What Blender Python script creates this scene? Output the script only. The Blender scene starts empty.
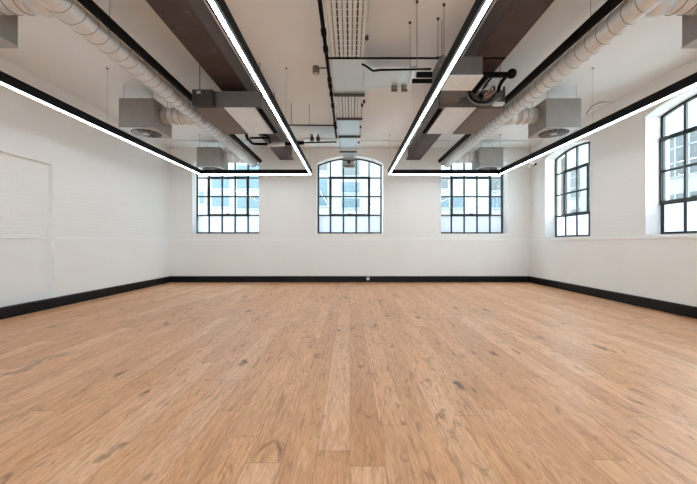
import bpy, bmesh, math, random
from mathutils import Vector, Matrix
random.seed(7)
scene = bpy.context.scene
COL = scene.collection
PI = math.pi
CAM = 1.2            # camera height
F = 320.0            # focal length in pixels of a 697 px wide frame
D = 9.846            # distance to the end wall
XW = 5.54            # half width of the room
CEIL = 4.154
YR = -6.0            # wall behind the camera

# ------------------------------------------------------------------ materials
def mat(name, color, rough=0.6, metal=0.0, spec=0.5):
    m = bpy.data.materials.new(name); m.use_nodes = True
    b = m.node_tree.nodes['Principled BSDF']
    b.inputs['Base Color'].default_value = (*color, 1)
    b.inputs['Roughness'].default_value = rough
    b.inputs['Metallic'].default_value = metal
    b.inputs['Specular IOR Level'].default_value = spec
    return m

def nodes(m): return m.node_tree.nodes, m.node_tree.links, m.node_tree.nodes['Principled BSDF']

def noise_tint(m, color, amount=0.08, scale=3.0, detail=4.0, stretch=(1, 1, 1), bump=0.0):
    n, l, b = nodes(m)
    tc = n.new('ShaderNodeTexCoord'); mp = n.new('ShaderNodeMapping')
    mp.inputs['Scale'].default_value = stretch
    l.new(tc.outputs['Object'], mp.inputs['Vector'])
    t = n.new('ShaderNodeTexNoise'); t.inputs['Scale'].default_value = scale; t.inputs['Detail'].default_value = detail
    l.new(mp.outputs[0], t.inputs['Vector'])
    r = n.new('ShaderNodeValToRGB')
    r.color_ramp.elements[0].position = 0.3; r.color_ramp.elements[1].position = 0.7
    r.color_ramp.elements[0].color = (*[c * (1 - amount) for c in color], 1)
    r.color_ramp.elements[1].color = (*[min(1, c * (1 + amount)) for c in color], 1)
    l.new(t.outputs['Fac'], r.inputs['Fac']); l.new(r.outputs['Color'], b.inputs['Base Color'])
    if bump:
        bp = n.new('ShaderNodeBump'); bp.inputs['Strength'].default_value = bump; bp.inputs['Distance'].default_value = 0.01
        l.new(t.outputs['Fac'], bp.inputs['Height']); l.new(bp.outputs[0], b.inputs['Normal'])
    return m

def brick_paint(name, color, swap, strength, mortar=0.012):
    """painted brickwork: relief only; swap picks the wall plane"""
    m = mat(name, color, 0.75, 0, 0.3); n, l, b = nodes(m)
    tc = n.new('ShaderNodeTexCoord'); sx = n.new('ShaderNodeSeparateXYZ'); cx = n.new('ShaderNodeCombineXYZ')
    l.new(tc.outputs['Object'], sx.inputs[0])
    l.new(sx.outputs['Y' if swap else 'X'], cx.inputs['X']); l.new(sx.outputs['Z'], cx.inputs['Y'])
    br = n.new('ShaderNodeTexBrick')
    br.inputs['Scale'].default_value = 1.0; br.inputs['Brick Width'].default_value = 0.225
    br.inputs['Row Height'].default_value = 0.075; br.inputs['Mortar Size'].default_value = mortar
    br.inputs['Mortar Smooth'].default_value = 0.6
    br.inputs['Color1'].default_value = (1, 1, 1, 1); br.inputs['Color2'].default_value = (.75, .75, .75, 1)
    br.inputs['Mortar'].default_value = (0, 0, 0, 1)
    nz = n.new('ShaderNodeTexNoise'); nz.inputs['Scale'].default_value = 9; nz.inputs['Detail'].default_value = 6
    l.new(tc.outputs['Object'], nz.inputs['Vector'])
    l.new(cx.outputs[0], br.inputs['Vector'])
    mx = n.new('ShaderNodeMath'); mx.operation = 'MULTIPLY_ADD'; mx.inputs[1].default_value = 0.7
    l.new(nz.outputs['Fac'], mx.inputs[0]); l.new(br.outputs['Color'], mx.inputs[2])
    bp = n.new('ShaderNodeBump'); bp.inputs['Strength'].default_value = strength; bp.inputs['Distance'].default_value = 0.012
    l.new(mx.outputs[0], bp.inputs['Height']); l.new(bp.outputs[0], b.inputs['Normal'])
    return m

def floor_material():
    m = mat('oak_planks', (.5, .3, .18), 0.4, 0, 0.5); n, l, b = nodes(m)
    def math_(op, a=None, bb=None, c=None):
        k = n.new('ShaderNodeMath'); k.operation = op
        for i, v in enumerate((a, bb, c)):
            if v is None: continue
            if isinstance(v, (int, float)): k.inputs[i].default_value = v
            else: l.new(v, k.inputs[i])
        return k.outputs[0]
    tc = n.new('ShaderNodeTexCoord'); s = n.new('ShaderNodeSeparateXYZ'); l.new(tc.outputs['Object'], s.inputs[0])
    W, L = 0.19, 2.3
    u = math_('DIVIDE', s.outputs['X'], W); iu = math_('FLOOR', u); fu = math_('FRACT', u)
    wn = n.new('ShaderNodeTexWhiteNoise'); wn.noise_dimensions = '1D'; l.new(iu, wn.inputs['W'])
    v = math_('ADD', math_('DIVIDE', s.outputs['Y'], L), math_('MULTIPLY', wn.outputs['Value'], 7.3))
    iv = math_('FLOOR', v); fv = math_('FRACT', v)
    cid = n.new('ShaderNodeCombineXYZ'); l.new(iu, cid.inputs[0]); l.new(iv, cid.inputs[1])
    wp = n.new('ShaderNodeTexWhiteNoise'); wp.noise_dimensions = '2D'; l.new(cid.outputs[0], wp.inputs['Vector'])
    rnd = wp.outputs['Value']
    # grain coordinates: stretched along the plank, shifted per plank
    gx = math_('MULTIPLY_ADD', rnd, 37.0, s.outputs['X'])
    gy = math_('MULTIPLY_ADD', rnd, 91.0, s.outputs['Y'])
    def vec(kx, ky, kz=0.0):
        c = n.new('ShaderNodeCombineXYZ')
        l.new(math_('MULTIPLY', gx, kx), c.inputs[0]); l.new(math_('MULTIPLY', gy, ky), c.inputs[1])
        return c.outputs[0]
    def noise(vv, sc, det, dist=0.0, rough=0.55):
        t = n.new('ShaderNodeTexNoise'); t.inputs['Scale'].default_value = sc; t.inputs['Detail'].default_value = det
        t.inputs['Distortion'].default_value = dist; t.inputs['Roughness'].default_value = rough
        l.new(vv, t.inputs['Vector']); return t.outputs['Fac']
    fine = noise(vec(75, 6.0), 1.0, 5, 0.5)
    med = noise(vec(26, 2.2), 1.0, 5, 1.5, .65)
    broad = noise(vec(5.5, 0.75), 1.0, 3, 0.6)
    # cathedral grain: contour lines of a broad stretched noise
    rings = math_('FRACT', math_('MULTIPLY', broad, 19.0))
    ringl = math_('POWER', math_('ABSOLUTE', math_('SUBTRACT', rings, 0.5)), 1.5)
    # knots and dark smoky figure
    kn = noise(vec(8.5, 2.6), 1.0, 5, 1.4, 0.62)
    r1 = n.new('ShaderNodeValToRGB'); r1.color_ramp.elements[0].position = 0.585; r1.color_ramp.elements[1].position = 0.72
    l.new(kn, r1.inputs['Fac'])
    stain = noise(vec(2.2, 0.8), 1.0, 4, 0.8)
    r2 = n.new('ShaderNodeValToRGB'); r2.color_ramp.elements[0].position = 0.45; r2.color_ramp.elements[1].position = 0.8
    l.new(stain, r2.inputs['Fac'])
    def ramp(fac, cols):
        r = n.new('ShaderNodeValToRGB'); e = r.color_ramp.elements
        e[0].position, e[0].color = cols[0][0], (*cols[0][1], 1)
        e[1].position, e[1].color = cols[-1][0], (*cols[-1][1], 1)
        for p, c in cols[1:-1]:
            q = e.new(p); q.color = (*c, 1)
        l.new(fac, r.inputs['Fac']); return r.outputs['Color']
    base = ramp(rnd, [(0, BASE[0]), (.45, BASE[1]), (.75, BASE[2]), (1, BASE[3])])
    def mix(fac, a, c, mode='MIX'):
        k = n.new('ShaderNodeMix'); k.data_type = 'RGBA'; k.blend_type = mode
        if isinstance(fac, (int, float)): k.inputs[0].default_value = fac
        else: l.new(fac, k.inputs[0])
        for sock, val in ((k.inputs[6], a), (k.inputs[7], c)):
            if isinstance(val, tuple): sock.default_value = (*val, 1)
            else: l.new(val, sock)
        return k.outputs[2]
    fr_ = n.new('ShaderNodeValToRGB'); fr_.color_ramp.elements[0].position = 0.47; fr_.color_ramp.elements[1].position = 0.68
    l.new(fine, fr_.inputs['Fac'])
    vo = n.new('ShaderNodeTexVoronoi'); vo.inputs['Scale'].default_value = 1.0; vo.inputs['Randomness'].default_value = 1.0
    dn = n.new('ShaderNodeTexNoise'); dn.inputs['Scale'].default_value = 9; dn.inputs['Detail'].default_value = 3; l.new(tc.outputs['Object'], dn.inputs['Vector'])
    va = n.new('ShaderNodeVectorMath'); va.operation = 'SCALE'; va.inputs['Scale'].default_value = .55; l.new(dn.outputs['Color'], va.inputs[0])
    vb = n.new('ShaderNodeVectorMath'); vb.operation = 'ADD'; l.new(vec(4.6, 1.7), vb.inputs[0]); l.new(va.outputs[0], vb.inputs[1])
    l.new(vb.outputs[0], vo.inputs['Vector'])
    sp = n.new('ShaderNodeSeparateColor'); l.new(vo.outputs['Color'], sp.inputs[0])
    rad = math_('MULTIPLY', math_('MAXIMUM', math_('SUBTRACT', sp.outputs[0], 0.35), 0.0), 0.42)      # most cells have a knot of their own size
    kd = math_('MAXIMUM', math_('SUBTRACT', 1.0, math_('DIVIDE', vo.outputs['Distance'], math_('ADD', rad, .001))), 0.0)
    knot = math_('MINIMUM', math_('MULTIPLY', kd, 1.8), 1.0)
    c = mix(math_('MULTIPLY', fr_.outputs['Color'], 0.38), base, (.40, .17, .07))
    mr = n.new('ShaderNodeValToRGB'); mr.color_ramp.elements[0].position = 0.54; mr.color_ramp.elements[1].position = 0.66
    l.new(med, mr.inputs['Fac'])
    c = mix(math_('MULTIPLY', mr.outputs['Color'], 0.5), c, (.32, .12, .04))
    ml = n.new('ShaderNodeValToRGB'); ml.color_ramp.elements[0].position = 0.30; ml.color_ramp.elements[1].position = 0.42
    ml.color_ramp.elements[0].color = (1, 1, 1, 1); ml.color_ramp.elements[1].color = (0, 0, 0, 1)
    l.new(med, ml.inputs['Fac'])
    c = mix(math_('MULTIPLY', ml.outputs['Color'], 0.45), c, (.93, .66, .46))
    c = mix(math_('MULTIPLY', ringl, 0.9), c, (.38, .17, .075))
    c = mix(math_('MULTIPLY', r2.outputs['Color'], 0.45), c, (.40, .20, .10))
    c = mix(math_('MULTIPLY', r1.outputs['Color'], 0.75), c, (.17, .06, .02))
    c = mix(math_('MULTIPLY', knot, 0.8), c, (.10, .032, .010))
    # joints
    ex = math_('MINIMUM', fu, math_('SUBTRACT', 1.0, fu)); ey = math_('MINIMUM', fv, math_('SUBTRACT', 1.0, fv))
    jx = math_('LESS_THAN', ex, 0.010); jy = math_('LESS_THAN', ey, 0.0012)
    j = math_('MAXIMUM', jx, jy)
    c = mix(math_('MULTIPLY', j, 0.38), c, (.10, .05, .03))
    l.new(c, b.inputs['Base Color'])
    rr = math_('MULTIPLY_ADD', fine, 0.16, 0.30); l.new(rr, b.inputs['Roughness'])
    h = math_('SUBTRACT', math_('MULTIPLY', fine, 0.5), math_('MULTIPLY', j, 1.0))
    bp = n.new('ShaderNodeBump'); bp.inputs['Strength'].default_value = 0.22; bp.inputs['Distance'].default_value = 0.004
    l.new(h, bp.inputs['Height']); l.new(bp.outputs[0], b.inputs['Normal'])
    return m
BASE = [(.70, .36, .175), (.77, .42, .215), (.82, .465, .25), (.86, .53, .32)]

def thin_glass(name, tint=(0.93, 0.97, 0.97)):
    m = bpy.data.materials.new(name); m.use_nodes = True; nt = m.node_tree; nt.nodes.clear()
    o = nt.nodes.new('ShaderNodeOutputMaterial'); tr = nt.nodes.new('ShaderNodeBsdfTransparent'); gl = nt.nodes.new('ShaderNodeBsdfGlossy')
    lw = nt.nodes.new('ShaderNodeLayerWeight'); pw = nt.nodes.new('ShaderNodeMath'); fr = nt.nodes.new('ShaderNodeMath'); mx = nt.nodes.new('ShaderNodeMixShader')
    tr.inputs[0].default_value = (*tint, 1); gl.inputs['Roughness'].default_value = 0.02; 
    pw.operation = 'POWER'; pw.inputs[1].default_value = 5.0; fr.operation = 'MULTIPLY_ADD'; fr.inputs[1].default_value = .8; fr.inputs[2].default_value = .03
    lw.inputs['Blend'].default_value = .5
    nt.links.new(lw.outputs['Facing'], pw.inputs[0]); nt.links.new(pw.outputs[0], fr.inputs[0])
    nt.links.new(fr.outputs[0], mx.inputs[0]); nt.links.new(tr.outputs[0], mx.inputs[1]); nt.links.new(gl.outputs[0], mx.inputs[2])
    nt.links.new(mx.outputs[0], o.inputs[0]); return m

def frosted_glass(name):
    m = bpy.data.materials.new(name); m.use_nodes = True; nt = m.node_tree; nt.nodes.clear()
    o = nt.nodes.new('ShaderNodeOutputMaterial'); tr = nt.nodes.new('ShaderNodeBsdfTranslucent'); df = nt.nodes.new('ShaderNodeBsdfDiffuse')
    tr.inputs[0].default_value = (.62, .64, .68, 1); df.inputs[0].default_value = (.9, .9, .9, 1)
    mx = nt.nodes.new('ShaderNodeMixShader'); mx.inputs[0].default_value = 0.15
    nt.links.new(tr.outputs[0], mx.inputs[1]); nt.links.new(df.outputs[0], mx.inputs[2]); nt.links.new(mx.outputs[0], o.inputs[0]); return m

def emitter(name, color, strength):
    m = bpy.data.materials.new(name); m.use_nodes = True; nt = m.node_tree; nt.nodes.clear()
    o = nt.nodes.new('ShaderNodeOutputMaterial'); e = nt.nodes.new('ShaderNodeEmission')
    e.inputs[0].default_value = (*color, 1); e.inputs[1].default_value = strength
    nt.links.new(e.outputs[0], o.inputs[0]); return m

def perforated(name, color, pitch=0.05, hole=0.26):
    m = mat(name, color, 0.45, 0.6); n, l, b = nodes(m)
    tc = n.new('ShaderNodeTexCoord'); vm = n.new('ShaderNodeVectorMath'); vm.operation = 'MULTIPLY'
    vm.inputs[1].default_value = (1 / pitch, 1 / (pitch * 1.6), 0)
    l.new(tc.outputs['Object'], vm.inputs[0])
    fr = n.new('ShaderNodeVectorMath'); fr.operation = 'FRACTION'; l.new(vm.outputs[0], fr.inputs[0])
    ds = n.new('ShaderNodeVectorMath'); ds.operation = 'DISTANCE'; ds.inputs[1].default_value = (.5, .5, 0)
    l.new(fr.outputs[0], ds.inputs[0])
    ls = n.new('ShaderNodeMath'); ls.operation = 'LESS_THAN'; ls.inputs[1].default_value = hole; l.new(ds.outputs['Value'], ls.inputs[0])
    tr = n.new('ShaderNodeBsdfTransparent'); mx = n.new('ShaderNodeMixShader')
    l.new(ls.outputs[0], mx.inputs[0]); l.new(b.outputs[0], mx.inputs[1]); l.new(tr.outputs[0], mx.inputs[2])
    l.new(mx.outputs[0], n['Material Output'].inputs[0]); return m

WHITE = (.845, .85, .84)
M = {}
M['floor'] = floor_material()
M['ceiling'] = noise_tint(mat('ceiling_paint', WHITE, 0.85, 0, .2), (.79, .80, .80), .015, 1.5)
M['wall_x'] = brick_paint('painted_brick_end_wall', WHITE, False, 0.16)
M['wall_y'] = brick_paint('painted_brick_side_wall', WHITE, True, 0.16)
M['niche'] = brick_paint('rough_painted_brick', (.85, .85, .84), True, 0.3, 0.014)
M['dado'] = noise_tint(mat('painted_plaster', WHITE, 0.7, 0, .3), (.85, .855, .845), .015, 2.0)
M['skirting'] = mat('black_gloss_skirting', (.004, .004, .005), 0.5, 0, .25)
M['frame'] = mat('black_window_steel', (.009, .011, .012), 0.4)
M['glass'] = thin_glass('window_glass')
M['frost'] = frosted_glass('frosted_window_glass')
M['black'] = mat('black_powder_coat', (.004, .004, .005), 0.6, 0, .15)
M['rubber'] = mat('black_pipe_insulation', (.005, .005, .005), 0.85, 0, .15)
M['lamp'] = emitter('opal_lamp_diffuser', (.90, .96, 1.0), 16.0)
M['added_uplight'] = emitter('added_uplight_glow', (.90, .97, 1.0), 4.5)  # extra upward glow, added to brighten the ceiling
M['galv'] = noise_tint(mat('galvanised_duct', (.62, .62, .60), 0.45, 0.3), (.74, .77, .79), .06, 8)
M['ridge'] = mat('duct_seam', (.42, .40, .38), 0.5, .6)
M['sheet'] = noise_tint(mat('galvanised_sheet', (.6, .62, .63), 0.5, .3), (.76, .81, .84), .05, 14)
M['box'] = noise_tint(mat('grey_duct_board', (.30, .275, .25), 0.6, .15), (.29, .28, .268), .05, 5)
M['unit'] = noise_tint(mat('unit_casing', (.16, .14, .13), 0.6, .2), (.13, .115, .108), .05, 6)
M['unit_dark'] = mat('control_box_casing', (.045, .038, .035), 0.55, .2)
M['panel'] = mat('unit_insulation_panel', (.17, .145, .135), 0.7)
M['slot'] = mat('black_slot', (.004, .004, .004), 0.9, 0, .05)
M['plate'] = mat('white_diffuser_plate', (.42, .43, .43), 0.5)
M['vane'] = mat('grey_diffuser_vane', (.16, .16, .16), 0.9, 0)
M['beam'] = noise_tint(mat('painted_steel_beam', (.075, .05, .047), 0.55, .1), (.058, .036, .036), .2, 3)
M['web'] = noise_tint(mat('painted_beam_web', (.13, .10, .095), 0.6, .1), (.10, .082, .078), .15, 3)
M['tray'] = mat('cable_tray_steel', (.70, .76, .78), 0.5, .2)
M['perf'] = perforated('perforated_tray_steel', (.66, .76, .80), .055, .2)
M['cable'] = mat('black_cable', (.02, .02, .02), 0.6)
M['cable_grey'] = mat('grey_cable', (.30, .29, .28), 0.6)
M['rod'] = mat('threaded_rod', (.16, .14, .13), 0.5, .5)
M['copper'] = mat('copper_pipe', (.62, .34, .24), 0.35, .8)
M['brownbox'] = mat('brown_socket', (.14, .09, .065), 0.6)
M['bracket'] = mat('strut_steel', (.06, .055, .05), 0.5, .4)
M['white'] = mat('white_plastic', (.8, .8, .8), 0.4)
M['bar_ext'] = mat('white_glazing_bar', (.24, .25, .26), .6)
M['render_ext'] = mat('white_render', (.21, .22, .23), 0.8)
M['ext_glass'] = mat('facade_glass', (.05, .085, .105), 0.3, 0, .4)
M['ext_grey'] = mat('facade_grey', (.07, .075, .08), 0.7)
M['pave'] = mat('pale_paving', (.5, .5, .49), 0.9)
def house_brick():
    m = mat('yellow_grey_brick', (.3, .26, .2), .9); n, l, b = nodes(m)
    tc = n.new('ShaderNodeTexCoord'); s = n.new('ShaderNodeSeparateXYZ'); c = n.new('ShaderNodeCombineXYZ'); ad = n.new('ShaderNodeMath')
    l.new(tc.outputs['Object'], s.inputs[0]); l.new(s.outputs['X'], ad.inputs[0]); l.new(s.outputs['Y'], ad.inputs[1])
    l.new(ad.outputs[0], c.inputs['X']); l.new(s.outputs['Z'], c.inputs['Y'])
    br = n.new('ShaderNodeTexBrick'); br.inputs['Scale'].default_value = 1; br.inputs['Brick Width'].default_value = .3
    br.inputs['Row Height'].default_value = .1; br.inputs['Mortar Size'].default_value = .012
    br.inputs['Color1'].default_value = (.055, .045, .038, 1); br.inputs['Color2'].default_value = (.03, .026, .022, 1); br.inputs['Mortar'].default_value = (.085, .078, .07, 1)
    l.new(c.outputs[0], br.inputs['Vector']); l.new(br.outputs['Color'], b.inputs['Base Color']); return m
M['brick_ext'] = house_brick()

# ------------------------------------------------------------------ mesh helpers
class MB:
    def __init__(self): self.bm = bmesh.new()
    def box(self, x0, x1, y0, y1, z0, z1):
        vs = [self.bm.verts.new(p) for p in ((x0, y0, z0), (x1, y0, z0), (x1, y1, z0), (x0, y1, z0), (x0, y0, z1), (x1, y0, z1), (x1, y1, z1), (x0, y1, z1))]
        for f in ((0, 3, 2, 1), (4, 5, 6, 7), (0, 1, 5, 4), (1, 2, 6, 5), (2, 3, 7, 6), (3, 0, 4, 7)):
            self.bm.faces.new([vs[i] for i in f])
        return self
    def quad(self, *pts):
        self.bm.faces.new([self.bm.verts.new(p) for p in pts]); return self
    def prism(self, poly, fn, w0, w1):
        """poly in (u,v); fn(u,v,w)->xyz"""
        a = [self.bm.verts.new(fn(u, v, w0)) for u, v in poly]; b = [self.bm.verts.new(fn(u, v, w1)) for u, v in poly]
        self.bm.faces.new(a); self.bm.faces.new(b[::-1]); k = len(poly)
        for i in range(k): self.bm.faces.new((a[i], b[i], b[(i + 1) % k], a[(i + 1) % k]))
        return self
    def tube(self, pts, r, n=10, cap=True, radii=None):
        pts = [Vector(p) for p in pts]; rings = []
        prev = None
        for i, p in enumerate(pts):
            if i == 0: t = pts[1] - p
            elif i == len(pts) - 1: t = p - pts[i - 1]
            else: t = (pts[i + 1] - p).normalized() + (p - pts[i - 1]).normalized()
            t.normalize()
            if prev is None:
                up = Vector((0, 0, 1)) if abs(t.z) < .9 else Vector((1, 0, 0)); a = t.cross(up).normalized()
            else: a = (prev - t * prev.dot(t)).normalized()
            prev = a; b = t.cross(a); rr = radii[i] if radii else r
            rings.append([self.bm.verts.new(p + a * math.cos(2 * PI * k / n) * rr + b * math.sin(2 * PI * k / n) * rr) for k in range(n)])
        for q in range(len(rings) - 1):
            for k in range(n):
                f = self.bm.faces.new((rings[q][k], rings[q][(k + 1) % n], rings[q + 1][(k + 1) % n], rings[q + 1][k])); f.smooth = True
        if cap: self.bm.faces.new(rings[0][::-1]); self.bm.faces.new(rings[-1])
        return self
    def ball(self, p, r, sz=(1, 1, 1), seg=10):
        mtx = Matrix.Translation(p) @ Matrix.Diagonal((*[r * s for s in sz], 1))
        g = bmesh.ops.create_uvsphere(self.bm, u_segments=seg, v_segments=max(5, seg // 2 + 1), radius=1, matrix=mtx)
        for v in g['verts']:
            for f in v.link_faces: f.smooth = True
        return self
    def build(self, name, m, parent=None, loc=None, bevel=0):
        bmesh.ops.recalc_face_normals(self.bm, faces=self.bm.faces)
        me = bpy.data.meshes.new(name); self.bm.to_mesh(me); self.bm.free()
        me.materials.append(M[m] if isinstance(m, str) else m)
        o = bpy.data.objects.new(name, me); COL.objects.link(o)
        if parent:
            o.parent = parent; w = parent; off = Vector((0, 0, 0))
            while w: off += w.location; w = w.parent
            for v in me.vertices: v.co -= off
        if loc:
            o.location = loc
            for v in me.vertices: v.co -= Vector(loc)
        if bevel:
            md = o.modifiers.new('bevel', 'BEVEL'); md.width = bevel; md.segments = 2; md.limit_method = 'ANGLE'
        return o

def tag(o, label=None, cat=None, group=None, kind=None):
    if label: o['label'] = label
    if cat: o['category'] = cat
    if group: o['group'] = group
    if kind: o['kind'] = kind
    return o
def empty(name, loc, label, cat, group=None):
    o = bpy.data.objects.new(name, None); COL.objects.link(o); o.location = loc; o.empty_display_size = .1
    return tag(o, label, cat, group)
def structure(o): return tag(o, kind='structure')
def rounded(pts, r=0.06, n=5):
    """round the corners of a polyline"""
    pts = [Vector(p) for p in pts]; out = [pts[0]]
    for i in range(1, len(pts) - 1):
        a, b, c = pts[i - 1], pts[i], pts[i + 1]
        d1 = (a - b); d2 = (c - b); rr = min(r, d1.length * .45, d2.length * .45)
        p, q = b + d1.normalized() * rr, b + d2.normalized() * rr
        for k in range(n + 1):
            t = k / n; out.append(p * (1 - t) ** 2 + b * 2 * t * (1 - t) + q * t * t)
    out.append(pts[-1]); return out

# ------------------------------------------------------------------ walls with arched openings
def arch_pts(u0, u1, spring, peak, n=14):
    """segmental arch from (u0,spring) over (mid,peak) to (u1,spring)"""
    c = (u1 - u0) / 2; h = peak - spring; R = (c * c + h * h) / (2 * h); cu, cv = (u0 + u1) / 2, peak - R
    a = math.asin(c / R)
    return [(cu + R * math.sin(-a + 2 * a * k / n), cv + R * math.cos(-a + 2 * a * k / n)) for k in range(n + 1)]
def arch_v(u, u0, u1, spring, peak):
    c = (u1 - u0) / 2; h = peak - spring; R = (c * c + h * h) / (2 * h); cu, cv = (u0 + u1) / 2, peak - R
    return cv + math.sqrt(max(0, R * R - (u - cu) ** 2))

def wall(name, fn, ua, ub, top, openings, m, thick=.45):
    """fn(u,v,w): w=0 room face, w grows outwards. openings: (u0,u1,sill,spring,peak)"""
    mb = MB(); ops = sorted(openings); cur = ua
    def seg(poly): mb.prism(poly, fn, 0, thick)
    for (u0, u1, sill, spring, peak) in ops:
        if u0 > cur: seg([(cur, 0), (u0, 0), (u0, top), (cur, top)])
        seg([(u0, 0), (u1, 0), (u1, sill), (u0, sill)])
        ap = arch_pts(u0, u1, spring, peak)
        for (a, b) in zip(ap[:-1], ap[1:]): seg([a, b, (b[0], top), (a[0], top)])
        cur = u1
    if cur < ub: seg([(cur, 0), (ub, 0), (ub, top), (cur, top)])
    bm = mb.bm
    bmesh.ops.remove_doubles(bm, verts=bm.verts, dist=1e-5)
    # drop the internal faces two segments share
    seen = {}
    for f in list(bm.faces):
        key = tuple(sorted(v.index for v in f.verts)) if False else tuple(sorted(tuple(round(c, 4) for c in v.co) for v in f.verts))
        seen.setdefault(key, []).append(f)
    dead = [f for fs in seen.values() if len(fs) > 1 for f in fs]
    bmesh.ops.delete(bm, geom=dead, context='FACES_ONLY')
    return structure(mb.build(name, m))

def window(n, fn, u0, u1, sill, spring, peak, npan, cas, rows=(.59, 1.18, 1.77), w=.30, label=None):
    """steel window: frame bars, an opening casement, clear and frosted panes"""
    g = .042; fb = .05; pw = (u1 - u0) / npan
    mb = MB(); w0, w1 = w - .015, w + .035
    av = lambda u: arch_v(min(max(u, u0), u1), u0, u1, spring, peak)
    ap = arch_pts(u0, u1, spring, peak)
    mb.prism([(u0, sill), (u0 + fb, sill), (u0 + fb, av(u0 + fb) - .002), (u0, spring - .002)], fn, w0, w1)
    mb.prism([(u1 - fb, sill), (u1, sill), (u1, spring - .002), (u1 - fb, av(u1 - fb) - .002)], fn, w0, w1)
    mb.prism([(u0 + fb, sill), (u1 - fb, sill), (u1 - fb, sill + fb), (u0 + fb, sill + fb)], fn, w0, w1)
    for a, b in zip(ap[:-1], ap[1:]): mb.prism([(a[0], a[1] - .04), (b[0], b[1] - .04), (b[0], b[1] - .002), (a[0], a[1] - .002)], fn, w0, w1)
    for k in range(1, npan):
        u = u0 + pw * k; mb.prism([(u - g / 2, sill + fb), (u + g / 2, sill + fb), (u + g / 2, av(u) - .03), (u - g / 2, av(u) - .03)], fn, w0 + .005, w1 - .005)
    for r in rows: mb.prism([(u0 + fb, sill + r - g / 2), (u1 - fb, sill + r - g / 2), (u1 - fb, sill + r + g / 2), (u0 + fb, sill + r + g / 2)], fn, w0 + .006, w1 - .006)
    o = mb.build('window_%d' % n, 'frame'); structure(o)
    if label: o['label'] = label
    # casement with a heavier frame proud of the fixed bars
    ca, cb = u0 + pw * (cas[0]), u0 + pw * (cas[1]); za, zb = sill + rows[0], sill + rows[2]; t = .078
    mb = MB(); c0, c1 = w - .04, w - .015
    for poly in ([(ca - t / 2, za - t / 2), (cb + t / 2, za - t / 2), (cb + t / 2, za + t / 2), (ca - t / 2, za + t / 2)],
                 [(ca - t / 2, zb - t / 2), (cb + t / 2, zb - t / 2), (cb + t / 2, zb + t / 2), (ca - t / 2, zb + t / 2)],
                 [(ca - t / 2, za + t / 2), (ca + t / 2, za + t / 2), (ca + t / 2, zb - t / 2), (ca - t / 2, zb - t / 2)],
                 [(cb - t / 2, za + t / 2), (cb + t / 2, za + t / 2), (cb + t / 2, zb - t / 2), (cb - t / 2, zb - t / 2)]):
        mb.prism(poly, fn, c0, c1)
    cs = mb.build('casement', 'frame', o)
    um = (ca + cb) / 2
    MB().prism([(um - .05, za + .03), (um + .05, za + .03), (um + .05, za + .055), (um - .05, za + .055)], fn, c0 - .025, c0).build('handle', 'frame', cs)
    # panes
    top = [(u0 + .01, sill + rows[0]), (u1 - .01, sill + rows[0])] + [(min(max(a[0], u0 + .01), u1 - .01), a[1] - .02) for a in reversed(ap)]
    MB().prism(top, fn, w + .006, w + .012).build('clear_glass', 'glass', o)
    MB().prism([(u0 + .01, sill + .01), (u1 - .01, sill + .01), (u1 - .01, sill + rows[0]), (u0 + .01, sill + rows[0])], fn, w + .006, w + .012).build('frosted_glass', 'frost', o)
    return o

fb_ = lambda u, v, w: (u, D + w, v)           # end wall, u = x
fr_ = lambda u, v, w: (XW + w, u, v)          # right wall, u = y
fl_ = lambda u, v, w: (-XW - w, u, v)         # left wall
fk_ = lambda u, v, w: (u, YR - w, v)          # rear wall
BW = [(-3.83, 1.03), (0.0, 1.03), (3.83, 1.03)]
back_ops = [(c - h, c + h, CAM + .29, CAM + 2.455, CAM + 2.69) for c, h in BW]
RW = [(7.38, 9.09), (4.29, 6.00), (1.20, 2.91), (-1.89, -.18), (-4.98, -3.27)]
right_ops = [(a, b, CAM + .155, CAM + 2.37, CAM + 2.51) for a, b in RW]
rear_ops = [(c - 1.03, c + 1.03, CAM + .29, CAM + 2.455, CAM + 2.69) for c in (-3.83, -.0, 3.83)]  # unseen rear windows, added to let daylight into the room
wall('wall_back', fb_, -XW - .45, XW + .45, CEIL, back_ops, 'wall_x')
wall('wall_right', fr_, YR, D, CEIL, right_ops, 'wall_y')
wall('wall_rear', fk_, -XW - .45, XW + .45, CEIL, rear_ops, 'wall_x')
# left wall with a shallow recess
N0, N1, NT = 2.6, 5.97, 2.66
mb = MB()
for poly, w0 in (([(YR, 0), (N0, 0), (N0, CEIL), (YR, CEIL)], 0), ([(N1, 0), (D, 0), (D, CEIL), (N1, CEIL)], 0), ([(N0, NT), (N1, NT), (N1, CEIL), (N0, CEIL)], 0)):
    mb.prism(poly, fl_, w0, .45)
wl = structure(mb.build('wall_left', 'wall_y'))
MB().prism([(N0, 0), (N1, 0), (N1, NT), (N0, NT)], fl_, .09, .45).build('recessed_brickwork', 'niche', wl)

for i, (a, b, s, sp, pk) in enumerate(back_ops):
    window(i + 1, fb_, a + .005 - (.02 if i == 0 else 0), b - .02, s, sp, pk, 5, (1, 4))
for i, (a, b, s, sp, pk) in enumerate(right_ops):
    window(i + 4, fr_, a, b, s, sp, pk, 4, (1, 3) if i != 1 else (1, 4))
for i, (a, b, s, sp, pk) in enumerate(rear_ops):
    window(i + 9, fk_, a, b, s, sp, pk, 5, (1, 4))

structure(MB().box(-XW - .45, XW + .45, YR - .45, D + .45, -.2, 0).build('floor', 'floor'))
structure(MB().box(-XW - .45, XW + .45, YR - .45, D + .45, CEIL, CEIL + .25).build('ceiling', 'ceiling'))
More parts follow.
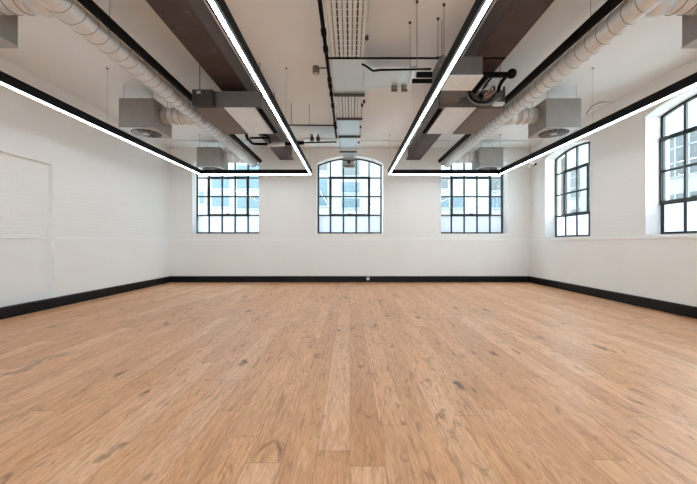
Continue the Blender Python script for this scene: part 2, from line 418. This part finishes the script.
# plaster band along the end of the ceiling and dado ledges round the room
structure(MB().box(-XW, XW, D - .66, D, CEIL - .035, CEIL).build('trim_1', 'ceiling'))
LZ = CAM + .105
structure(MB().box(-XW, XW, D - .025, D, 0, LZ).build('trim_2', 'dado'))
structure(MB().box(XW - .025, XW, YR, D - .025, 0, LZ).build('trim_3', 'dado'))
structure(MB().box(-XW, -XW + .025, N1, D - .025, 0, LZ).box(-XW - .09, -XW - .065, N0, N1, 0, LZ).box(-XW, -XW + .025, YR, N0, 0, LZ).build('trim_4', 'dado'))
# small bead added along the top of the dado, whiter to paint its highlight
M['highlight_bead'] = mat('ledge_highlight_white', (.93, .935, .93), .45)
structure(MB().box(-XW, XW, D - .045, D - .025, LZ - .022, LZ).build('trim_5', 'highlight_bead'))
structure(MB().box(XW - .045, XW - .025, YR, D - .045, LZ - .022, LZ).build('trim_6', 'highlight_bead'))
structure(MB().box(-XW + .025, -XW + .045, N1, D - .045, LZ - .022, LZ).box(-XW - .065, -XW - .045, N0, N1, LZ - .022, LZ).box(-XW + .025, -XW + .045, YR, N0, LZ - .022, LZ).build('trim_7', 'highlight_bead'))
# skirtings: board with a small bevelled top
def skirting(name, fn, ua, ub, off=.0):
    prof = [(0, 0), (.045, 0), (.045, .165), (.03, .185), (0, .185)]
    mb = MB(); bm = mb.bm
    a = [bm.verts.new(fn(ua, v, -(w + off))) for w, v in prof]; b = [bm.verts.new(fn(ub, v, -(w + off))) for w, v in prof]
    bm.faces.new(a); bm.faces.new(b[::-1])
    for i in range(5): bm.faces.new((a[i], b[i], b[(i + 1) % 5], a[(i + 1) % 5]))
    return structure(mb.build(name, 'skirting'))
skirting('baseboard_back', fb_, -XW + .025, XW - .025, .025)
skirting('baseboard_right', fr_, YR, D - .07, .025)
skirting('baseboard_left', fl_, YR, D - .07, .025)

def P(px, py, Y):                     # a measured direction of the photograph at depth Y
    return Vector(((px - 350) / F * Y, Y, CAM + (243 - py) / F * Y))

# ------------------------------------------------------------------ steel beams
for s, side in ((-1, 'left'), (1, 'right')):
    x0, x1 = s * 1.724, s * 2.153; xm = (x0 + x1) / 2; zb = CAM + 2.554
    t = empty('steel_beam', (xm, D / 2, zb), 'dark red-brown riveted steel beam under the ceiling, %s of the cable tray' % side, 'beam', 'riveted ceiling beams')
    MB().box(min(x0, x1), max(x0, x1), YR, D, zb, zb + .028).build('bottom_flange', 'beam', t)
    MB().box(xm - .15, xm + .15, YR, D, zb + .028, CEIL).build('web', 'web', t)
    y = 2.4; first = None
    while y < D - .05:
        for f in (.07, .36):
            if first is None:
                first = rv = MB().ball((0, 0, 0), .024, (1, 1, .5), 8).build('rivet', 'bracket')
            else:
                rv = first.copy(); COL.objects.link(rv)
            rv.parent = t; rv.location = (s * (1.724 + f) - xm, y - D / 2, 0)
        y += .23

# ------------------------------------------------------------------ linear lights
def linear_light(s):
    side = 'left' if s < 0 else 'right'
    xo, xi, zb, yf, yn, w, h = 4.14, 1.035, CAM + 1.87, 8.8, -5.0, .085, .13
    t = empty('linear_light', (s * 2.64, 3.3, zb), 'black rectangular loop of suspended strip lighting on the %s half of the ceiling' % side, 'ceiling light', 'suspended strip light loops')
    def strip(xa, xb, ya, yb):
        a, b = sorted((s * xa, s * xb))
        mb = MB(); mb.box(a, b, ya, yb, zb + .012, zb + h)
        return mb, a, b
    segs = [(xo, xo - w, yn, yf), (xi + w, xi, yn, yf), (xo - w, xi + w, yf - w, yf), (xo - w, xi + w, yn, yn + w)]
    for q in segs:
        mb, a, b = strip(*q); o = mb.build('housing', 'black', t)
        e = .027
        MB().box(a + e, b - e, q[2] + e, q[3] - e, zb, zb + .012).build('diffuser', 'lamp', o)
        MB().box(a + e, b - e, q[2] + e, q[3] - e, zb + h, zb + h + .004).build('added_uplight_strip', 'added_uplight', o)  # unseen glowing strip on top, added to light the ceiling
    for x in (xo - w / 2, xi + w / 2):
        for y in (-.6, 2.4, 5.4, 8.72):
            wr = MB().tube([(s * x, y, zb + h), (s * x, y, CEIL - .002)], .0018, 6).tube([(s * x, y, CEIL - .015), (s * x, y, CEIL - .002)], .02, 10).build('suspension_wire', 'box', t)
for s in (-1, 1): linear_light(s)

# ------------------------------------------------------------------ round ducts, branches and diffuser boxes
DX, DZ, DR = 2.93, CAM + 2.42, .125
BOXY = (2.9, 5.92, 8.93)
BX0, BX1, BZ0, BZ1, BD = 3.63, 4.28, CAM + 2.13, CAM + 2.68, .60
for s, side in ((-1, 'left'), (1, 'right')):
    t = empty('spiral_duct', (s * DX, 4, DZ), 'long galvanised spiral duct running along the %s side of the ceiling' % side, 'duct', 'galvanised ceiling ducts')
    MB().tube([(s * DX, -2.5, DZ), (s * DX, 9.6, DZ)], DR, 28).build('duct_body', 'galv', t)
    mb = MB(); y = 0.3; n = 24; dy = .17
    bm = mb.bm                                # spiral lock seam: one helical rib
    pts = []; steps = 20
    yy = 0.0; k = 0
    while yy < 9.5:
        a = 2 * PI * k / steps; pts.append((s * DX + math.cos(a) * (DR + .001), yy, DZ + math.sin(a) * (DR + .001))); yy += dy / steps; k += 1
    mb.tube(pts, .005, 5).build('spiral_seam', 'ridge', t)
    MB().tube([(s * DX, 9.6, DZ), (s * DX, 9.63, DZ)], DR + .012, 28).build('end_cap', 'ridge', t)
    for y in (1.2, 3.9, 7.0): MB().tube([(s * DX, y, DZ + DR), (s * DX, y, CEIL)], .003, 6).build('hanger_rod', 'rod', t)
    for i, by in enumerate(BOXY):
        yc = by + .31
        o = MB().tube([(s * (DX + .02), yc, DZ + .02), (s * (DX + .16), yc, DZ + .03), (s * (DX + .26), yc, DZ + .05)], .16, 24, radii=[.12, .16, .15]).build('branch_saddle', 'galv', t)
        MB().tube([(s * (DX + .24), yc, DZ + .05), (s * (BX0 - .002), yc, DZ + .05)], .15, 24).build('branch_duct', 'galv', o)
        mb = MB()
        for q in (.34, .46, .58): mb.tube([(s * (DX + q), yc, DZ + .05), (s * (DX + q + .012), yc, DZ + .05)], .157, 24)
        mb.build('seam_ring', 'ridge', o)
    # black insulated pipe beside the duct
    px_ = 2.68
    tp = MB().tube([(s * px_, -2.5, DZ + .03), (s * px_, 9.55, DZ + .03)], .055, 14).build('insulated_pipe', 'rubber')
    tag(tp, 'long black insulated pipe hugging the inner side of the %s spiral duct' % side, 'pipe', 'black pipes beside the ducts')
    for i, by in enumerate(BOXY):
        where = ('at the top %s corner of the picture' % side, 'above the %s strip light, in front of the end wall windows' % side, 'farthest on the %s, in front of the %s end wall window' % (side, side))[i]
        where = ('nearest, cut by the %s edge' % side, 'hanging halfway along the %s strip light' % side, 'farthest, by the %s window of the end wall' % side)[i]
        x0, x1 = sorted((s * BX0, s * BX1)); xm = (x0 + x1) / 2
        t = empty('diffuser_box', (xm, by + BD / 2, BZ0), 'square grey air diffuser box, ' + where, 'air diffuser', 'ceiling air diffuser boxes')
        MB().box(x0, x1, by, by + BD, BZ0 + .012, BZ1).build('casing', 'box', t, bevel=.004)
        MB().box(x0 - .004, x1 + .004, by - .004, by + BD + .004, BZ0, BZ0 + .012).build('face_plate', 'plate', t)
        c = Vector((xm, by + BD / 2, BZ0))
        MB().tube([c + Vector((0, 0, -.004)), c], .255, 36).build('swirl_opening', 'slot', t)
        for k in range(16):
            a = 2 * PI * k / 16 + .1; m2 = MB(); d = Vector((math.cos(a), math.sin(a), 0)); e = Vector((-d.y, d.x, 0))
            z0, z1 = -.010, -.003
            p = [c + d * .07 - e * .010, c + d * .24 + e * .015 - e * .030, c + d * .24 + e * .045, c + d * .07 + e * .018]
            lo = [m2.bm.verts.new(v + Vector((0, 0, z0 if q > 1 else z0 - .010))) for q, v in enumerate(p)]; hi = [m2.bm.verts.new(v + Vector((0, 0, z1))) for v in p]
            m2.bm.faces.new(lo); m2.bm.faces.new(hi[::-1])
            for q in range(4): m2.bm.faces.new((lo[q], hi[q], hi[(q + 1) % 4], lo[(q + 1) % 4]))
            m2.build('vane', 'vane', t)
        MB().tube([c + Vector((0, 0, -.016)), c + Vector((0, 0, -.003))], .065, 20).build('hub', 'plate', t)
        for (hx, hy) in ((x0 + .06, by + .05), (x1 - .06, by + .05), (x0 + .06, by + BD - .05), (x1 - .06, by + BD - .05)):
            MB().tube([(hx, hy, BZ1), (hx, hy, CEIL)], .003, 6).build('hanger_rod', 'rod', t)

# ------------------------------------------------------------------ fan coil units under the beams
UY0, UY1, UZ0, UZ1 = 5.16, 6.37, CAM + 2.178, CAM + 2.45
def unit(s):
    side = 'left' if s < 0 else 'right'
    X = lambda a, b: sorted((s * a, s * b))
    t = empty('fan_coil_unit', (s * 2.0, 5.75, UZ0), 'flat grey-brown fan coil unit hung below the %s steel beam' % side, 'air conditioning unit', 'fan coil units')
    a, b = X(1.43, 2.5); MB().box(a, b, UY0, UY1, UZ0 + .01, UZ1).build('casing', 'unit', t, bevel=.005)
    a, b = X(2.04, 2.5); MB().box(a, b, UY0, UY1, UZ0 - .012, UZ0 + .01).build('insulated_panel', 'panel', t)
    a, b = X(1.53, 2.03); MB().box(a, b, UY0, UY1, UZ0 - .006, UZ0 + .01).build('access_panel', 'sheet', t, bevel=.003)
    m = MB()
    a, b = X(1.60, 1.612); m.box(a, b, UY0 + .04, UY1 - .04, UZ0 - .012, UZ0 - .006)
    a, b = X(1.94, 1.952); m.box(a, b, UY0 + .04, UY1 - .04, UZ0 - .012, UZ0 - .006)
    m.build('panel_rib', 'sheet', t)
    a, b = X(1.43, 1.50); MB().box(a, b, UY0 + .06, UY1 - .05, UZ0 - .010, UZ0 + .01).build('air_slot', 'slot', t)
    for x in (1.48, 2.46):
        for y in (UY0 + .08, UY1 - .08):
            if 1.6 < x < 2.3: continue
            MB().tube([(s * x, y, UZ1), (s * x, y, CEIL)], .006, 6).build('hanger_rod', 'rod', t)
    if s < 0:
        MB().box(-2.5, -2.17, UY0 - .10, UY0, UZ0 + .0, UZ1 - .02).build('control_box', 'unit_dark', t, bevel=.004)
        MB().box(-2.42, -2.36, UY0 - .115, UY0 - .10, UZ1 - .09, UZ1 - .05).build('cable_gland', 'plate', t)
    else:
        MB().box(1.58, 1.86, UY0 - .012, UY0, UZ1 - .10, UZ1 - .035).build('rating_plate', 'plate', t)
        MB().box(2.1, 2.42, UY0 - .10, UY0, UZ0 + .02, UZ1 - .03).build('control_box', 'unit', t, bevel=.004)
        MB().box(1.17, 1.73, 4.17, 4.56, UZ0 + .012, UZ1 - .02).build('return_plenum', 'unit', t, bevel=.004)
        MB().box(1.165, 1.735, 4.165, 4.565, UZ0 - .004, UZ0 + .012).build('plenum_grille', 'sheet', t)
        MB().box(1.45, 1.71, 4.56, UY0, UZ0 + .05, UZ1 - .06).build('plenum_neck', 'unit', t)
        for x in (1.22, 1.68):
            MB().tube([(x, 4.25, UZ1 - .02), (x, 4.25, CEIL)], .005, 6).build('hanger_rod', 'rod', t)
    return t
unit(-1); unit(1)

def pipe(label, pts, r, m='rubber', name='pipe', cat='pipe', rr=.08, group=None):
    return tag(MB().tube(rounded(pts, rr), r, 12).build(name, m), label, cat, group)

# pipework hanging on the right unit
t = empty('refrigerant_pipework', (2.0, 4.7, CAM + 2.3), 'black lagged pipes and looped copper lines bunched at the right fan coil unit', 'pipes')
yq = 4.66
MB().tube([(.97, yq, CAM + 2.45), (2.3, yq, CAM + 2.45)], .040, 14).build('header_pipe', 'rubber', t)
MB().ball((2.35, yq - .01, CAM + 2.46), .068, (1, 1, 1), 14).build('pipe_end', 'rubber', t)
MB().tube([(.93, yq + .12, CAM + 2.42), (1.42, yq + .12, CAM + 2.42)], .032, 12).build('header_pipe', 'rubber', t)
def loop(pts, r, m, nm='pipe_run'): MB().tube(rounded(pts, .12), r, 10).build(nm, m, t)
loop([P(508, 74, 4.66), P(500, 84, 4.8), P(498, 92, 4.9)], .026, 'rubber')
loop([P(486, 76, 4.66), P(480, 84, 4.8), P(474, 92, 5.0)], .026, 'rubber')
loop([P(493, 76, 4.68), P(486, 84, 4.85), P(480, 94, 5.0)], .014, 'rubber')
loop([P(470, 89, 4.95), P(470, 97, 4.95), P(478, 103, 4.95), P(489, 102, 4.95), P(495, 94, 4.95), P(494, 86, 4.9)], .013, 'rubber')
loop([P(466, 91, 4.98), P(468, 98, 4.98), P(474, 104, 4.98), P(490, 105, 4.98), P(500, 98, 4.98)], .011, 'cable_grey')
loop([P(493, 86, 4.9), P(488, 93, 4.92), P(481, 97, 4.92)], .014, 'copper')
loop([P(496, 90, 4.88), P(491, 95, 4.9), P(484, 98, 4.92)], .012, 'copper')
loop([P(488, 84, 4.88), P(484, 89, 4.92), P(476, 95, 4.92)], .010, 'cable_grey')
MB().tube([P(479, 96, 4.9), P(483, 96, 4.9)], .03, 12).build('valve', 'rubber', t)
MB().tube([P(504, 87, 5.0), P(504, 105, 5.0)], .018, 8).build('bracket', 'bracket', t)
MB().box(2.24, 2.40, 4.96, 5.05, CAM + 2.155, CAM + 2.19).build('bracket', 'tray', t)

# ------------------------------------------------------------------ central cable tray
TZ = CAM + 2.60
TX0, TX1 = -.262, .205
t = empty('cable_tray', (-.03, 5, TZ), 'long galvanised cable tray running down the middle of the ceiling', 'cable tray')
def tray_run(y0, y1, name, solid, x0=TX0, x1=TX1, z=TZ):
    if solid:
        o = MB().box(x0, x1, y0, y1, z, z + .003).build(name, 'perf', t)
    else:
        mb = MB(); n = 8; p = (x1 - x0) / n
        for k in range(n): mb.box(x0 + p * k + .010, x0 + p * (k + 1) - .014, y0, y1, z, z + .003)
        y = y0
        while y < y1: mb.box(x0, x1, y, y + .012, z + .003, z + .006); y += .11
        o = mb.build(name, 'tray', t)
    MB().box(x0 - .003, x0, y0, y1, z, z + .05).box(x1, x1 + .003, y0, y1, z, z + .05).build('side_rail', 'tray', o)
tray_run(-1.5, 4.50, 'tray_section', False)
tray_run(4.50, 5.58, 'tray_section', True)
tray_run(5.60, 6.64, 'tray_section', False)
tray_run(6.68, 7.76, 'tray_section', True)
tray_run(7.80, 8.84, 'tray_section', True, -.25, .19)
tray_run(8.88, 9.60, 'tray_section', True, -.20, .14, TZ - .05)
o = MB().box(.21, .99, 4.82, 5.36, TZ, TZ + .003).build('tray_branch', 'perf', t)
MB().box(.21, .99, 4.815, 4.82, TZ, TZ + .05).box(.21, .99, 5.36, 5.365, TZ, TZ + .05).build('side_rail', 'tray', o)
o = MB().prism([(.21, 4.60), (.21, 5.56), (.44, 5.36), (.44, 4.82)], lambda u, v, w: (u, v, TZ + w), .004, .007).build('tray_gusset', 'perf', t)
o = MB().box(-1.2, TX0 - .01, 8.05, 8.55, TZ, TZ + .003).build('tray_branch', 'tray', t)
MB().box(-1.2, TX0 - .01, 8.045, 8.05, TZ, TZ + .04).box(-1.2, TX0 - .01, 8.55, 8.555, TZ, TZ + .04).build('side_rail', 'tray', o)
for y, z in ((3.5, TZ), (5.58, TZ), (6.66, TZ), (7.78, TZ), (8.86, TZ - .055)):
    w = .05 if y < 8.5 else -.02
    if y == 3.5: continue
    o = MB().box(TX0 - .022, TX1 + w, y - .02, y + .02, z - .041, z - .001).build('strut', 'bracket', t)
    for x in (TX0 - .014, TX1 + w - .012): MB().tube([(x, y, z - .04), (x, y, CEIL)], .005, 6).build('hanger_rod', 'rod', o)
for x, y in ((.195, 4.06), (.21, 6.05), (.215, 7.2), (.205, 8.3), (.24, 5.9)):
    MB().tube([(x + .02, y, TZ - .02), (x + .02, y, TZ + .03)], .022, 10).build('fixing_knob', 'bracket', t)
o = MB().tube([P(412, 69, 4.8), P(407, 89, 4.95)], .016, 8).tube([P(409, 71, 4.8), P(406, 84, 4.9)], .010, 8).build('diagonal_bracket', 'tray', t)
MB().box(-.20, .14, 9.60, 9.62, TZ - .34, TZ - .05).box(-.20, -.16, 9.5, 9.60, TZ - .34, TZ - .05).box(.10, .14, 9.5, 9.60, TZ - .34, TZ - .05).build('drop_channel', 'tray', t)
MB().box(-.21, .15, 9.48, 9.50, TZ - .33, TZ - .30).box(-.21, .15, 9.48, 9.50, TZ - .16, TZ - .13).build('end_bracket', 'bracket', t)
MB().tube([(-.03, 9.45, TZ - .20), (-.03, 9.5, TZ - .20)], .05, 16).build('end_cap', 'bracket', t)
for k in range(8):
    p = (TX1 - TX0) / 8; x = TX0 + p * (k + 1) - (.002 if k < 7 else .02)
    c = MB().tube([(x, -1.5, TZ + .019), (x, 2.5, TZ + .018), (x, 6.5, TZ + .018), (x, 8.8 if 0 < k < 7 else 7.7, TZ + .019)], .0095 if k % 2 else .007, 8)
    nm = 'thick black' if k % 2 else 'thin grey'
    tag(c.build('electrical_cable', 'cable' if k % 2 else 'cable_grey'), '%s electrical cable lying lengthwise in the central cable tray' % nm, 'cable', '%s cables in the central tray' % nm)

# sockets under the lateral tray
for px, wd in ((394.5, 'left'), (404.5, 'right')):
    c = P(px, 87, 5.30); o = MB().box(c.x - .05, c.x + .05, 5.28, 5.34, c.z - .065, TZ - .001).build('junction_box', 'brownbox', bevel=.008)
    tag(o, 'small brown junction box under the cable tray branch, %s one of the pair' % wd, 'junction box', 'junction boxes under the tray branch')
    MB().box(c.x - .035, c.x + .035, 5.272, 5.28, c.z - .04, c.z - .005).build('cover', 'box', o)

# black conduit beside the tray with couplings
t = empty('conduit', (-.32, 5, TZ - .02), 'black conduit with couplings running along the left edge of the central cable tray', 'conduit')
MB().tube([(-.325, -1.5, TZ), (-.325, 6.0, TZ), (-.335, 7.9, TZ)], .024, 12).build('pipe', 'rubber', t)
for y in (3.9, 4.25, 5.05, 5.25, 5.55, 6.0, 6.9, 7.15):
    MB().tube([(-.326, y, TZ), (-.326, y + .10, TZ)], .035, 12).build('coupling', 'rubber', t)
t = empty('smoke_detector', tuple(P(316, 70, 4.77)), 'small brownish detector on a short conduit stub left of the central cable tray', 'detector')
c = P(316, 70, 4.77)
MB().tube([c + Vector((0, 0, -.05)), c + Vector((0, 0, .045))], .05, 16).build('housing', 'brownbox', t)
MB().tube([c + Vector((0, 0, -.062)), c + Vector((0, 0, -.05))], .036, 16).build('sensor_face', 'plate', t)
MB().tube([c + Vector((.05, 0, .03)), (-.35, 4.77, c.z + .03)], .010, 8).build('stub_conduit', 'bracket', t)

# cross pipes
z = CAM + 2.46
tag(MB().tube([(-.30, 4.26, z), (2.06, 4.26, z)], .013, 10).build('cross_pipe', 'rubber'), 'long thin black pipe crossing beneath the cable tray to the right beam', 'pipe')
pipe('thin black pipe dropping off the tray and following its right branch', [P(362, 64, 4.55), P(366, 66, 4.6), P(373, 71, 4.5), P(380, 70, 4.28), P(431, 69, 4.28)], .014, rr=.05)
t = empty('pipe_run', (-1.6, 8, CAM + 2.47), 'black pipe run with two valves crossing to the cable tray behind the left unit', 'pipe')
MB().tube([(-1.15, 7.98, CAM + 2.50), (-.34, 7.98, CAM + 2.52), ], .018, 8).build('thin_pipe', 'rubber', t)
MB().tube([(-1.62, 7.98, CAM + 2.47), (-1.15, 7.98, CAM + 2.50)], .045, 12).build('lagged_pipe', 'rubber', t)
MB().tube([P(268, 145, 8.0), (-1.62, 7.98, CAM + 2.465)], .05, 12).build('silver_lagging', 'galv', t)
MB().tube(rounded([P(246, 133, 6.6), P(247, 138, 6.9), P(253, 144, 7.9), P(268, 144, 8.0)], .15), .032, 12).build('elbow_pipe', 'rubber', t)
MB().tube(rounded([P(262, 133.5, 6.9), P(268, 136, 7.2), P(270, 143, 8.0)], .15), .03, 12).build('elbow_pipe', 'rubber', t)
MB().tube([P(250, 138, 7.0), P(270, 138, 7.0)], .022, 10).build('link_pipe', 'rubber', t)
for px in (312, 318):
    c = P(px, 141, 7.98)
    v = MB().tube([c, c + Vector((0, 0, .10))], .045, 10).build('valve', 'bracket', t)
    MB().tube([c + Vector((0, 0, .10)), c + Vector((0, 0, .17))], .018, 8).build('valve_stem', 'bracket', v)
t = empty('cross_pipe', (-.83, 6.78, CAM + 2.5), 'thin black pipe on two hangers reaching from the left strip light to the tray', 'pipe')
MB().tube([(-1.42, 6.78, CAM + 2.5), (-.30, 6.78, CAM + 2.49)], .014, 8).build('pipe_body', 'rubber', t)
for x in (-1.24, -.86):
    MB().tube([(x, 6.78, CAM + 2.5), (x, 6.78, CEIL)], .005, 6).build('hanger_rod', 'rod', t)

# loose hanger rods right of the cable tray, each with its ceiling boss
for px, y0, y1, wh in ((410, 22, 67, 'leftmost of the four beside the tray branch'), (417, 1, 67, 'second from the left, reaching down to the tray branch'),
                       (438, 18, 56, 'third from the left, ending at the cross pipe'), (444, 4, 56, 'rightmost, beside the strip light')):
    Y = 2.954 * F / (243 - y0); b = P(px, y1, Y)
    o = MB().tube([b, (b.x, Y, CEIL)], .004, 8).build('hanger_rod', 'rod')
    MB().tube([(b.x, Y, CEIL - .02), (b.x, Y, CEIL)], .018, 10).build('ceiling_boss', 'bracket', o)
    e = P(0, 69, 4.28) if px < 420 else Vector((0, 4.26, CAM + 2.46))
    MB().tube([b + Vector((0, 0, .005)), (b.x, e.y, e.z + .02)], .006, 6).build('clamp_arm', 'bracket', o)
    tag(o, 'thin threaded ceiling rod, ' + wh, 'rod', 'ceiling rods beside the tray branch')

# cable on the right wall side of the ceiling
pipe('short grey cable looping down behind the right diffuser box', [P(586, 114, 6.3), P(592, 106, 6.6), P(600, 102, 6.7), P(617, 101.5, 6.7), P(617.5, 92, 6.7), (5.5, 6.7, CEIL)], .010, 'cable_grey', 'loose_cable', 'cable', .1)
# small spotlight by the far right corner, fixed to the end wall
t = empty('emergency_light', (5.38, 9.3, CAM + 2.45), 'small twin-headed white emergency light by the far right corner', 'light fitting')
c = P(532, 163.5, 9.35)
MB().box(c.x - .09, c.x + .07, 9.3, 9.37, c.z - .04, c.z + .03).build('body', 'white', t, bevel=.01)
MB().tube([c + Vector((.08, -.05, -.03)), c + Vector((.08, .06, -.02))], .035, 14).build('lamp_head', 'black', t)
MB().tube([c + Vector((-.17, -.05, -.12)), c + Vector((-.05, .03, -.10))], .028, 12).build('lamp_head', 'white', t)
MB().tube([c + Vector((-.06, 0, 0.03)), Vector((c.x - .06, 9.35, CEIL))], .006, 8).build('drop_rod', 'rod', t)

# socket at the foot of the end wall
c = P(368, 278.7, D - .07)
o = MB().box(c.x - .045, c.x + .045, D - .082, D - .0705, c.z - .045, c.z + .045).build('wall_socket', 'white', bevel=.004)
tag(o, 'small white socket on the black skirting below the middle window', 'socket')
MB().box(c.x - .018, c.x + .018, D - .085, D - .082, c.z - .012, c.z + .012).build('rocker', 'plate', o)

# ------------------------------------------------------------------ outside
G = -1.0
structure(MB().box(-40, 40, -30, 45, G - .3, G).build('ground', 'pave'))
def building(name, label, x0, x1, y0, y1, h, wallm, wins, face):
    t = empty(name, ((x0 + x1) / 2, (y0 + y1) / 2, G), label, 'building')
    MB().box(x0, x1, y0, y1, G, h).build('wall', wallm, t)
    MB().box(x0 - .2, x1 + .2, y0 - .2, y1 + .2, h, h + .3).build('parapet', 'render_ext', t)
    for (a, b, c, d, m) in wins:
        if face == 'y':
            o = MB().box(a, b, y0 - .06, y0, c, d).build('window', 'render_ext', t)
            MB().box(a + .08, b - .08, y0 - .08, y0 - .06, c + .08, d - .08).build('pane', m, o)
            mb = MB(); n = max(1, round((b - a) / .8))
            for k in range(1, n): mb.box(a + (b - a) * k / n - .03, a + (b - a) * k / n + .03, y0 - .1, y0 - .08, c + .08, d - .08)
            if n > 1: mb.build('glazing_bar', 'bar_ext', o)
        else:
            o = MB().box(x0 - .06, x0, a, b, c, d).build('window', 'render_ext', t)
            MB().box(x0 - .08, x0 - .06, a + .08, b - .08, c + .08, d - .08).build('pane', m, o)
            mb = MB(); n = max(1, round((b - a) / .7))
            for k in range(1, n): mb.box(x0 - .1, x0 - .08, a + (b - a) * k / n - .03, a + (b - a) * k / n + .03, c + .08, d - .08)
            for q in (1, 2): mb.box(x0 - .1, x0 - .08, a + .08, b - .08, c + (d - c) * q / 3 - .03, c + (d - c) * q / 3 + .03)
            mb.build('glazing_bar', 'render_ext', o)
    return t
YB = 17.0
def R(px0, px1, py0, py1, m):
    return ((px0 - 350) / F * YB, (px1 - 350) / F * YB, CAM + (243 - py1) / F * YB, CAM + (243 - py0) / F * YB, m)
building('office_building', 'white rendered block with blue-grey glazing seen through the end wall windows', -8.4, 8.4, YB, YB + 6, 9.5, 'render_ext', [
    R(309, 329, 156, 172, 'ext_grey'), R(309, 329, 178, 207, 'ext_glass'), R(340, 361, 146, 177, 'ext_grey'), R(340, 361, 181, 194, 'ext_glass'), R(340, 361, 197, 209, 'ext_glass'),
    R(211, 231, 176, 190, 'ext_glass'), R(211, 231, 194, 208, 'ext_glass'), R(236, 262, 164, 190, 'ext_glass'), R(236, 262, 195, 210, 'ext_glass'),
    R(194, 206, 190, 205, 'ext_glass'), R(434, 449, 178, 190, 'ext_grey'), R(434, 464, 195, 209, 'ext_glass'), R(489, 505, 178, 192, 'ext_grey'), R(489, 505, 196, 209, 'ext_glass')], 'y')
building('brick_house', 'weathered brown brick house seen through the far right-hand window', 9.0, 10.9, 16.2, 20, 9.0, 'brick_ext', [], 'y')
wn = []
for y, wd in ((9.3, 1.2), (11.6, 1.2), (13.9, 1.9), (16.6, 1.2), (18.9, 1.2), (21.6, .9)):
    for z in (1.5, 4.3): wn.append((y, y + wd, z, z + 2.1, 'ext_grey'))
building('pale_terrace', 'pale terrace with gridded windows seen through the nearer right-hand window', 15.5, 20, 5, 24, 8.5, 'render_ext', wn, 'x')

# ------------------------------------------------------------------ light
w = bpy.data.worlds.new('sky'); scene.world = w; w.use_nodes = True
bg = w.node_tree.nodes['Background']; bg.inputs[0].default_value = (.82, .93, 1, 1); bg.inputs[1].default_value = 7.0

cam = bpy.data.cameras.new('camera'); co = bpy.data.objects.new('camera', cam); COL.objects.link(co)
co.location = (0, 0, CAM); co.rotation_euler = (PI / 2, 0, 0)
cam.sensor_width = 36; cam.lens = 36 * F / 697; cam.shift_x = -1.5 / 697; cam.shift_y = 1.0 / 697
cam.clip_start = .02; cam.clip_end = 200
scene.camera = co
scene.view_settings.view_transform = 'Standard'; scene.view_settings.look = 'None'
scene.view_settings.exposure = 0.76; scene.view_settings.gamma = 1; scene.view_settings.use_curve_mapping = False
scene.cycles.max_bounces = 10; scene.cycles.diffuse_bounces = 6; scene.cycles.transparent_max_bounces = 12
scene.cycles.use_denoising = True
scene.cycles.sample_clamp_indirect = 6
